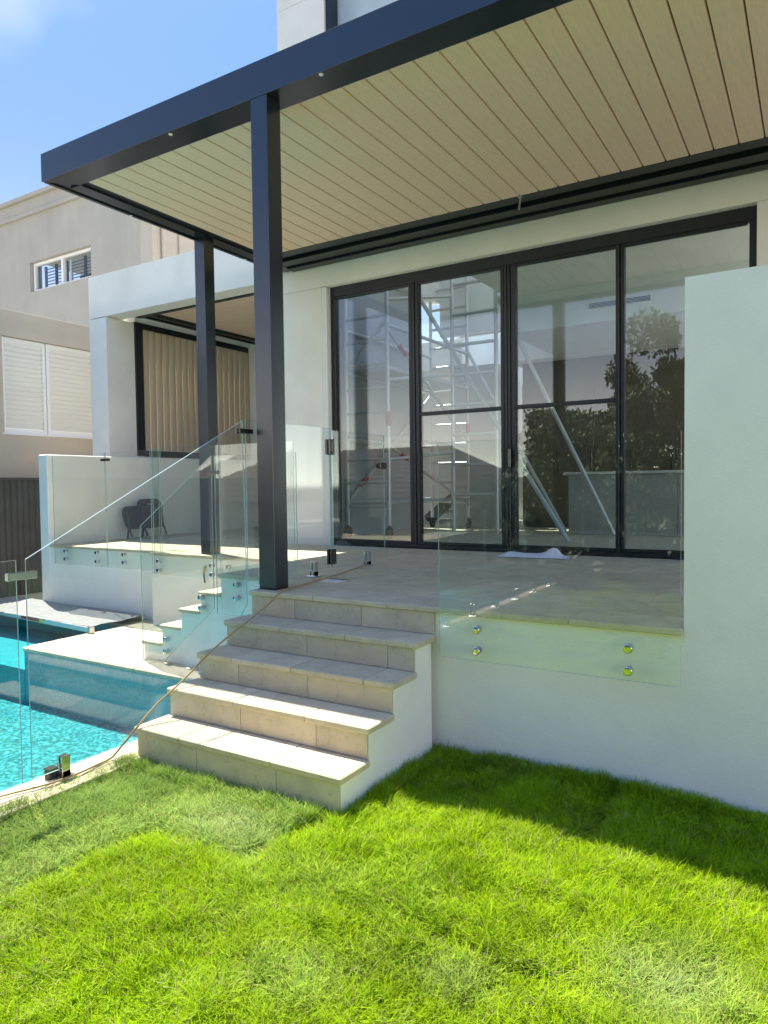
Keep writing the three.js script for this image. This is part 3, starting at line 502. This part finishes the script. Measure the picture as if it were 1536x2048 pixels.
  glassPane(l, [[-2.41, -0.34], [-1.53, -0.34], [-1.53, 1.008], [-2.41, 1.008]], 'x', rz);
  for (const [x, y] of [[-2.193, -0.08], [-2.196, -0.19], [-1.75, -0.08], [-1.75, -0.19]]) standoff(l, x, y, rz, 'x');
  part('clip', merge([bb(-2.49, -2.37, 0.855, 0.885, rz + 0.007, rz + 0.018, 0.002), bb(-2.49, -2.37, 0.855, 0.885, rz - 0.018, rz - 0.007, 0.002)]), M.blackMetal, l, [0, 0, 0]);
  // far balustrade
  const far = (x0, x1, z, label, offs, clip) => { const o = panel(label, [(x0 + x1) / 2, 0, z]); glassPane(o, [[x0, -0.235], [x1, -0.235], [x1, 1.19], [x0, 1.19]], 'x', z); for (const [x, y] of offs) standoff(o, x, y, z, 'x'); if (clip) part('clip', merge([bb(clip - 0.07, clip + 0.07, 1.085, 1.115, z + 0.007, z + 0.018, 0.002), bb(clip - 0.07, clip + 0.07, 1.085, 1.115, z - 0.018, z - 0.007, 0.002)]), M.blackMetal, o, [0, 0, 0]); };
  far(-6.64, -5.572, -1.875, 'far left balustrade panel in front of the white boundary wall', [[-6.42, -0.066], [-6.42, -0.166], [-5.784, -0.061], [-5.784, -0.172]], -5.56);
  far(-5.553, -4.60, -1.875, 'far balustrade panel in front of the folded black chairs', [[-5.265, -0.065], [-5.265, -0.163], [-4.72, -0.063], [-4.72, -0.169]]);
  far(-4.50, -3.46, -1.70, 'balustrade panel in front of the rear pergola post', [[-4.44, -0.09], [-4.44, -0.195], [-3.6, -0.1], [-3.6, -0.2]]);
  far(-3.44, -2.45, -1.70, 'balustrade panel above the head of the pool steps', [[-3.36, -0.1], [-3.36, -0.2], [-2.6, -0.1], [-2.6, -0.2]]);
  const ret = panel('short return pane at the balustrade corner', [-4.55, 0, -1.78]); glassPane(ret, [[-1.715, -0.235], [-1.86, -0.235], [-1.86, 1.19], [-1.715, 1.19]], 'z', -4.55);
}
// ---------------------------------------------------------------- left side: boundary wall, fence, neighbour
{
  const w = thing('boundary_wall', 'low white rendered wall with glass in front, left of the terrace', 'wall', [-6.95, -0.85, -4]);
  part('wall', bb(-7.05, -6.85, -1.0, 1.215, -6.6, -1.935, 0.012), M.render, w, [0, 0, 0]);
  const f = thing('metal_fence', 'dark grey ribbed metal fence along the left boundary', 'fence', [-8.35, -0.85, -2]);
  const grey = std({ color: C(0.062, 0.062, 0.060), roughness: 0.6, map: tex(256, 1.4, (u, v) => 0.75 + 0.25 * nB(u, v)) });
  for (let i = 0; i < 9; i++) { const z0 = -7 + i * 1.35, s = new THREE.Shape(); s.moveTo(0, 0); for (let k = 0; k < 14; k++) { const a = k * 0.0955; s.lineTo(a + 0.005, 0); s.lineTo(a + 0.02, 0.014); s.lineTo(a + 0.075, 0.014); s.lineTo(a + 0.09, 0); } s.lineTo(1.337, 0); s.lineTo(1.337, -0.004); s.lineTo(0, -0.004); const g = new THREE.ExtrudeGeometry(s, { depth: 1.74, bevelEnabled: false }); g.rotateX(-Math.PI / 2); g.rotateY(-Math.PI / 2); g.translate(-8.33, -0.85, z0); part('sheet', uvBox(g), grey, f, [0, 0, 0]); part('post', bb(-8.36, -8.31, -0.9, 0.93, z0 - 0.03, z0 + 0.0, 0.003), grey, f, [0, 0, 0]); }
  part('top_rail', bb(-8.37, -8.29, 0.888, 0.928, -7.1, 5.2, 0.003), grey, f, [0, 0, 0]);
}
{
  const n = thing('neighbour_house', 'two storey beige rendered house beyond the left fence', 'house', [-10, -1, -6]);
  const warm = std({ color: C(0.60, 0.535, 0.43), map: tex(512, 4, (u, v) => { const k = 0.86 + 0.14 * nA(u, v) + 0.04 * (grain(v, u) - 0.5); return [k, k, k]; }), bumpMap: renderBump, bumpScale: 0.002, roughness: 0.95 });
  const pale = std({ color: C(0.49, 0.47, 0.41), map: tex(512, 3, (u, v) => { const k = 0.86 + 0.13 * nA(u, v) + 0.03 * (grain(u, v) - 0.5); return [k, k, k * 0.99]; }), bumpMap: renderBump, bumpScale: 0.002, roughness: 0.95 });  // greyer copy of the house paint, the front's shade put into the colour
  const wh = std({ color: C(0.80, 0.80, 0.78), roughness: 0.55 });
  const q = (nm, g, m, p = n) => part(nm, g, m, p, [0, 0, 0]);
  // lower storey, window opening z -4.72..-2.74, y 1.665..3.225
  q('wall', merge([bb(-9.5, -9.2, 3.225, 3.655, -12, 4), bb(-9.5, -9.2, -2.5, 1.665, -12, 4), bb(-9.5, -9.2, 1.665, 3.225, -2.74, 4), bb(-9.5, -9.2, 1.665, 3.225, -12, -4.72)]), warm);
  q('roof_slab', sq(-16, -9.5, 3.3, 3.45, -12, 4), pale);
  const win = grp('window', n); win.userData.label = 'wide window closed with white shutters';
  const pf = sub;
  pf('sill', bb(-9.36, -9.19, 1.64, 1.668, -4.76, -2.70), wh, win);
  for (const [z0, z1] of [[-3.505, -2.745], [-4.715, -3.525]]) {
    pf('shutter_frame', merge([bb(-9.29, -9.245, 1.67, 3.22, z1 - 0.055, z1, 0.003), bb(-9.29, -9.245, 1.67, 3.22, z0, z0 + 0.055, 0.003), bb(-9.29, -9.245, 3.15, 3.22, z0 + 0.055, z1 - 0.055, 0.003), bb(-9.29, -9.245, 1.67, 1.75, z0 + 0.055, z1 - 0.055, 0.003)]), wh, win);
    for (let i = 0; i < 18; i++) { const g = cbox(0.012, 0.088, z1 - z0 - 0.112, 0.003); g.rotateZ(i < 9 ? -0.66 : -0.58); g.translate(-9.268, 1.792 + i * 0.0775, (z0 + z1) / 2); pf('louvre_slat', g, wh, win); }
  }
  // upper storey
  q('wall', merge([sq(-17, -9.766, 5.97, 7.02, -6.3, -6), sq(-17, -9.766, 3.3, 5.30, -6.3, -6), sq(-17, -13.57, 5.3, 5.97, -6.3, -6), sq(-11.35, -9.766, 5.3, 5.97, -6.3, -6)]), pale);
  q('cornice', merge([bb(-17.05, -9.70, 7.02, 7.10, -6.3, -5.93), bb(-17.02, -9.74, 7.10, 7.38, -6.3, -5.96), bb(-17.08, -9.66, 7.38, 7.47, -6.3, -5.88)]), pale);
  q('wall', sq(-10.0, -9.768, 3.3, 7.4, -11.5, -6.302), warm);
  q('downpipe', merge([bar([-9.72, 3.3, -6.55], [-9.72, 7.3, -6.55], 0.045), bar([-9.73, 3.3, -7.0], [-9.73, 7.3, -7.0], 0.02)]), warm);
  q('roof_slab', sq(-17, -9.8, 7.2, 7.35, -11.5, -6.3), pale);
  const slatM = std({ color: C(0.10, 0.12, 0.15), roughness: 0.6 });
  const uw = grp('window', n); uw.userData.label = 'upper window with white frame and open shutters';
  pf('frame', merge([bb(-13.55, -11.37, 5.90, 5.965, -6.16, -6.08), bb(-13.55, -11.37, 5.305, 5.36, -6.16, -6.08), bb(-13.55, -13.49, 5.36, 5.9, -6.16, -6.08), bb(-11.43, -11.37, 5.36, 5.9, -6.16, -6.08), bb(-12.50, -12.43, 5.36, 5.9, -6.16, -6.07)]), wh, uw);
  const pg = new THREE.PlaneGeometry(2.06, 0.54); pg.translate(-12.46, 5.63, -6.13); pf('pane', uvBox(pg), M.windowGlass, uw);
  for (const [a, b] of [[-13.3, -12.95], [-12.9, -12.55], [-12.35, -11.9], [-11.85, -11.45]]) { pf('shutter_frame', merge([bb(a - 0.05, a, 5.36, 5.9, -6.27, -6.22), bb(b, b + 0.05, 5.36, 5.9, -6.27, -6.22)]), a < -12.5 ? slatM : wh, uw); for (let i = 0; i < 7; i++) { const g = cbox(b - a, 0.012, 0.06, 0.003); g.rotateX(0.25); g.translate((a + b) / 2, 5.41 + i * 0.07, -6.245); pf('louvre_slat', g, slatM, uw); } }
  pf('room', sq(-13.57, -11.35, 5.2, 6, -7.4, -7.3), std({ color: C(0.03, 0.035, 0.045), roughness: 1 }), uw);  // near-black board put in for the unlit interior
}
// ---------------------------------------------------------------- small things
{
  const ch = thing('folded_chair', 'folded black plastic chair leaning on the white boundary wall, the taller one', 'chair', [-6.55, 0, -3.5]);
  const build = (root, z, h, lean, w) => {
    const rot = (g) => { g.rotateZ(lean); g.translate(-6.62, 0.02, z); return g; };
    const s = new THREE.Shape(); const W = w / 2; s.moveTo(-W * 0.8, 0.16); s.quadraticCurveTo(-W, 0.3, -W, h - 0.12); s.quadraticCurveTo(-W * 0.95, h, -W * 0.55, h); s.lineTo(W * 0.55, h); s.quadraticCurveTo(W * 0.95, h, W, h - 0.12); s.quadraticCurveTo(W, 0.3, W * 0.8, 0.16); s.closePath();
    const hole = new THREE.Path(); hole.moveTo(-0.07, h - 0.09); hole.lineTo(0.07, h - 0.09); hole.lineTo(0.07, h - 0.055); hole.lineTo(-0.07, h - 0.055); hole.closePath(); s.holes.push(hole);
    const g = new THREE.ExtrudeGeometry(s, { depth: 0.02, bevelEnabled: true, bevelSize: 0.008, bevelThickness: 0.008, bevelSegments: 2, curveSegments: 8 }); g.rotateY(Math.PI / 2); part('backrest', uvBox(rot(g)), M.black, root, [0, 0, 0]);
    const g2 = cbox(0.03, h * 0.62, w * 0.86, 0.012, 0.055, 0.12 + h * 0.31, 0); part('seat', rot(g2), M.black, root, [0, 0, 0]);
    for (const e of [-1, 1]) { part('leg', rot(bar([0.02, h * 0.5, e * W * 0.8], [0.09, 0, e * W * 0.85], 0.012)), M.black, root, [0, 0, 0]); part('leg', rot(bar([0.05, h * 0.45, e * W * 0.72], [-0.03, 0, e * W * 0.75], 0.012)), M.black, root, [0, 0, 0]); }
  };
  build(ch, -3.48, 0.56, 0.16, 0.44);
  const c2 = thing('folded_chair', 'folded black plastic chair leaning in front of the taller one', 'chair', [-6.5, 0, -3.15]); build(c2, -3.17, 0.46, 0.22, 0.34);
  // pool cover
  const pc = thing('pool_cover', 'folded silver pool cover lying across the far end of the pool', 'pool cover', [-6.2, -0.8, -1.55]);
  const g = new THREE.PlaneGeometry(2.9, 0.78, 220, 64); g.rotateX(-Math.PI / 2); { const p = g.attributes.position, a = fbm(4, 5, 301), b = fbm(16, 3, 311); for (let i = 0; i < p.count; i++) { const x = p.getX(i), z = p.getZ(i); const w1 = b(x / 0.9 + 9, z / 0.9 + 9), w2 = b(x / 0.4 + 3, z / 0.35 + 5); p.setY(i, 0.03 * a(x / 3 + 5, z / 1.4 + 5) + 0.02 * Math.abs(w1 - 0.5) + 0.013 * Math.abs(w2 - 0.5)); p.setZ(i, z + x * 0.035 + 0.04 * (a(x / 2 + 2, 0.3) - 0.5)); } g.computeVertexNormals(); } g.translate(-6.35, -0.80, -1.56);
  part('blanket', uvBox(g), phys({ color: C(0.34, 0.34, 0.34), roughness: 0.42, metalness: 0.2, map: tex(256, 0.4, (u, v) => 0.8 + 0.2 * nC(u, v)) }), pc, [0, 0, 0]);
  { const h = cbox(2.9, 0.055, 0.05, 0.003); h.rotateY(-0.075); h.translate(-6.3, -0.812, -1.22); part('bar', h, M.alu, pc, [0, 0, 0]); const e = cbox(0.05, 0.07, 0.06, 0.004); e.rotateY(-0.075); e.translate(-4.86, -0.812, -1.11); part('end_cap', e, M.steel, pc, [0, 0, 0]); const h2 = cbox(2.6, 0.05, 0.05, 0.003); h2.translate(-6.25, -0.815, -1.9); part('bar', h2, M.alu, pc, [0, 0, 0]);
    const s1 = cbox(0.42, 0.036, 0.004, 0.001); s1.rotateY(-0.075); s1.translate(-6.12, -0.812, -1.18); part('sticker', s1, M.red, pc, [0, 0, 0]); const s2 = cbox(0.1, 0.036, 0.004, 0.001); s2.rotateY(-0.075); s2.translate(-5.855, -0.812, -1.160); part('sticker', s2, std({ color: C(0.55, 0.55, 0.05), roughness: 0.5 }), pc, [0, 0, 0]); }
  // cord
  const cord = [[-1.63, 0.012, -1.75], [-1.585, 0.012, -1.62], [-1.47, 0.012, -1.2], [-1.36, 0.012, -0.75], [-1.29, 0.012, -0.35], [-1.255, 0.012, -0.1], [-1.225, 0.013, -0.02], [-1.232, -0.04, 0.06], [-1.26, -0.11, 0.18], [-1.27, -0.155, 0.265], [-1.31, -0.22, 0.38], [-1.37, -0.328, 0.53], [-1.41, -0.40, 0.60], [-1.43, -0.50, 0.765], [-1.455, -0.57, 0.88], [-1.46, -0.665, 1.02], [-1.50, -0.76, 1.10], [-1.555, -0.835, 1.14], [-1.545, -0.838, 1.24], [-1.525, -0.836, 1.38], [-1.54, -0.836, 1.55], [-1.60, -0.836, 1.72], [-1.66, -0.836, 1.95], [-1.68, -0.836, 2.4]];
  tag(part('extension_cord', uvBox(tube(cord, 0.006, 260, 8)), std({ color: C(0.36, 0.245, 0.10), roughness: 0.55 }), scene, [0, 0, 0]), 'tan extension cord running down the front steps', 'cord');
  const jb = thing('junction_box', 'small black box lying next to the steel spigot on the coping', 'box', [-1.61, -0.85, 1.47]); part('box', bb(-1.655, -1.60, -0.85, -0.80, 1.445, 1.50, 0.006), M.black, jb, [0, 0, 0]); part('lid', bb(-1.657, -1.598, -0.80, -0.790, 1.443, 1.502, 0.003), M.blackMetal, jb, [0, 0, 0]);
  // cable stub
  const cs = thing('cable_stub', 'short black and yellow cable end hanging from the white terrace wall', 'cable', [-3.74, -0.2, -1.76]); part('cable', tube([[-3.757, -0.13, -1.765], [-3.75, -0.19, -1.735], [-3.742, -0.25, -1.73], [-3.735, -0.30, -1.735]], 0.008, 16, 8), M.black, cs, [0, 0, 0]); part('plug', tube([[-3.76, -0.125, -1.765], [-3.752, -0.175, -1.738], [-3.748, -0.2, -1.735]], 0.0125, 10, 8), std({ color: C(0.5, 0.42, 0.08), roughness: 0.5 }), cs, [0, 0, 0]);
  // towel
  const tg = new THREE.PlaneGeometry(0.72, 0.24, 60, 24); tg.rotateX(-Math.PI / 2); { const p = tg.attributes.position, a = fbm(4, 5, 401); for (let i = 0; i < p.count; i++) { const x = p.getX(i), z = p.getZ(i), ex = Math.min(1, (0.36 - Math.abs(x)) * 9) * Math.min(1, (0.12 - Math.abs(z)) * 14); const hump = 0.07 * Math.exp(-((x - 0.2) ** 2) / 0.006) + 0.025 * Math.exp(-((x + 0.25) ** 2) / 0.01); p.setY(i, 0.006 + Math.max(0, ex) * (0.045 * a(x + 4, z * 2 + 4) + hump)); p.setX(i, x + 0.03 * (a(z * 3 + 1, x) - 0.5)); p.setZ(i, z + 0.07 * (a(x * 1.5 + 3, 0.2) - 0.5)); } tg.computeVertexNormals(); } tg.rotateY(0.1);
  tag(part('towel', uvBox(tg), std({ color: C(0.74, 0.75, 0.84), roughness: 0.95 }), scene, [-0.48, 0.0, -3.05]), 'crumpled white cloth lying on the terrace in front of the doors', 'towel');
}
// ---------------------------------------------------------------- garden behind the viewpoint, seen in the door glass
{
  const lm = [C(0.08, 0.12, 0.035), C(0.13, 0.17, 0.06), C(0.20, 0.22, 0.11)].map((color) => phys({ color, roughness: 0.5, transmission: 0.35, thickness: 0 }));
  const leaf = new THREE.PlaneGeometry(0.065, 0.15, 2, 3); { const p = leaf.attributes.position; for (let i = 0; i < p.count; i++) { const v = p.getY(i) / 0.15 + 0.5; p.setX(i, p.getX(i) * Math.sin(Math.PI * Math.min(0.97, 0.08 + v * 0.9))); p.setZ(i, -0.05 * v * v); } leaf.translate(0, 0.075, 0); leaf.computeVertexNormals(); }
  const d = new THREE.Object3D();
  const tree = (name, label, x, z, h, r, n, s, low) => {
    seed = s; const t = thing(name, label, 'tree', [x, -0.9, z], 'trees across the garden');
    const tr = []; const br = [];
    for (let i = 0; i < 9; i++) { const a = rr(0, 6.28), e = [x + Math.cos(a) * r * rr(0.4, 0.8), rr(h * 0.5, h * 0.92) - 0.9, z + Math.sin(a) * r * rr(0.4, 0.8)]; br.push(e); tr.push(bar([x, h * rr(0.2, 0.45) - 0.9, z], e, 0.035, 6)); }
    tr.push(new THREE.CylinderGeometry(0.07, 0.14, h * 0.7, 9).translate(x, h * 0.35 - 0.9, z)); part('trunk', merge(tr), std({ color: C(0.12, 0.09, 0.06), roughness: 1 }), t, [0, 0, 0]);
    const cl = []; for (let i = 0; i < 60; i++) { const a = rr(0, 6.28), q = Math.sqrt(rnd()), y = low + (h - low) * rnd(); cl.push([Math.cos(a) * q * r, y, Math.sin(a) * q * r, rr(0.3, 0.6)]); }
    lm.forEach((m, k) => { const im = new THREE.InstancedMesh(leaf, m, n / 3 | 0); im.name = 'crown'; im.userData.kind = 'stuff'; for (let i = 0; i < im.count; i++) { const c = cl[Math.floor(rnd() * cl.length)], th = rr(0, 6.28), ph = Math.acos(rr(-1, 1)), q = c[3] * Math.cbrt(rnd()); d.position.set(c[0] + q * Math.sin(ph) * Math.cos(th), c[1] + q * Math.cos(ph), c[2] + q * Math.sin(ph) * Math.sin(th)); d.rotation.set(rr(0.4, 2.4), rr(0, 6.28), rr(-0.6, 0.6)); d.scale.setScalar(rr(0.7, 1.3)); d.updateMatrix(); im.setMatrixAt(i, d.matrix); } t.add(shadows(im)); });
  };
  tree('garden_tree', 'leafy garden tree mirrored in the right door panes', -0.6, 8.8, 5.5, 2.1, 36000, 11, 0.3);
  tree('garden_tree', 'broad garden tree mirrored behind the first one', 2.3, 9.3, 5.3, 2.2, 36000, 12, 0.3);
  tree('garden_tree', 'smaller garden tree beside the mirrored white house', -4.0, 10.2, 3.4, 1.6, 20000, 13, 0.3);
  tree('garden_tree', 'garden tree at the right end of the rear fence', 5.4, 9.4, 4.8, 1.8, 20000, 14, 0.3);
  {
    seed = 515; const h = thing('added_hedge', 'added tall dark green hedge screening the low sky behind the far timber fence', 'hedge', [1.5, -0.9, 12.4]);  // hedge added to keep bright haze out of the door reflections
    const st = []; for (let i = 0; i < 16; i++) st.push(bar([-5.5 + i, -0.9, 12.4], [-5.4 + i + rr(-0.2, 0.2), 2.2, 12.4 + rr(-0.2, 0.2)], 0.035, 6)); part('stems', merge(st), std({ color: C(0.12, 0.09, 0.06), roughness: 1 }), h, [0, 0, 0]);
    const edge = fbm(4, 4, 521); lm.forEach((m, k) => { const im = new THREE.InstancedMesh(leaf, m, 16000); im.name = 'foliage'; im.userData.kind = 'stuff'; for (let i = 0; i < im.count; i++) { const x = rr(-8, 8), top = 3.6 + 1.0 * edge((x + 8) / 16, 0.2), y = top * Math.pow(rnd(), 0.8); d.position.set(x, y, rr(-0.7, 0.55) * (1 - 0.4 * y / top)); d.rotation.set(rr(0.4, 2.4), rr(0, 6.28), rr(-0.6, 0.6)); d.scale.setScalar(rr(0.9, 1.6)); d.updateMatrix(); im.setMatrixAt(i, d.matrix); } h.add(shadows(im)); });
  }
  const f = thing('paling_fence', 'brown timber paling fence along the far end of the garden', 'fence', [1, -0.9, 10.6]);
  const pw = [C(0.16, 0.115, 0.08), C(0.13, 0.10, 0.075), C(0.19, 0.14, 0.095)].map((color) => std({ color, map: louvreMap, roughness: 0.9 }));
  const pal = cbox(0.098, 1.85, 0.018, 0.003);
  for (let i = 0; i < 140; i++) part('paling', pal, pw[(i * 7) % 3], f, [-8 + i * 0.105, 0.02 + 0.01 * ((i * 13) % 5), 11]);
  part('rail', merge([bb(-8, 6.8, -0.5, -0.42, 11.012, 11.06), bb(-8, 6.8, 0.5, 0.58, 11.012, 11.06)]), pw[0], f, [0, 0, 0]);
  const n = thing('garden_house', 'pale neighbouring house with a terracotta roof, mirrored in the left door pane', 'house', [-14, -1, 15]);
  const q = (nm, g, m, p = n) => part(nm, g, m, p, [0, 0, 0]);
  const wall = std({ color: C(0.62, 0.58, 0.50), map: whiteMap, roughness: 0.9 });
  q('wall', merge([sq(-20, -8.5, -2.6, 1.9, 13, 13.3), sq(-20, -8.5, -2.6, 1.9, 20, 20.3), sq(-20, -19.7, -2.6, 1.9, 13.3, 20), sq(-8.8, -8.5, -2.6, 1.9, 13.3, 20)]), wall);
  const rm = std({ color: C(0.16, 0.085, 0.06), map: tex(256, 0.6, (u, v) => { const k = 0.7 + 0.3 * nC(u, v); return [k, k, k]; }), roughness: 0.9 });
  const roof = q('roof', polysToGeo([[V(-20.5, 1.9, 12.5), V(-8, 1.9, 12.5), V(-11.5, 4.1, 16.6), V(-17, 4.1, 16.6)], [V(-20.5, 1.9, 20.8), V(-8, 1.9, 20.8), V(-11.5, 4.1, 16.6), V(-17, 4.1, 16.6)], [V(-20.5, 1.9, 12.5), V(-20.5, 1.9, 20.8), V(-17, 4.1, 16.6)], [V(-8, 1.9, 12.5), V(-8, 1.9, 20.8), V(-11.5, 4.1, 16.6)], [V(-20.5, 1.9, 12.5), V(-8, 1.9, 12.5), V(-8, 1.9, 20.8), V(-20.5, 1.9, 20.8)]]), rm); uvBox(roof.geometry);
  for (let k = 0; k < 11; k++) { const t = (k + 0.5) / 11, y = 1.9 + 2.2 * t, z = 12.5 + 4.1 * t, a = -20.5 + 3.5 * t, b = -8 - 3.5 * t, g = cbox(b - a, 0.04, 0.42, 0.01); g.rotateX(-0.42); g.translate((a + b) / 2, y + 0.03, z); part('tile_course', g, rm, n, [0, 0, 0]); }
  for (const x of [-17.5, -13.5, -10.6]) { const w = q('window', merge([bb(x - 0.8, x + 0.8, -0.2, -0.12, 12.93, 13), bb(x - 0.8, x + 0.8, 1.2, 1.28, 12.93, 13), bb(x - 0.8, x - 0.73, -0.12, 1.2, 12.93, 13), bb(x + 0.73, x + 0.8, -0.12, 1.2, 12.93, 13)]), M.plaster); sub('pane', sq(x - 0.73, x + 0.73, -0.12, 1.2, 12.96, 12.98), std({ color: C(0.02, 0.03, 0.04), roughness: 0.1 }), w); }
  n.position.y -= 1.7;
}
renderer.render(scene, camera);
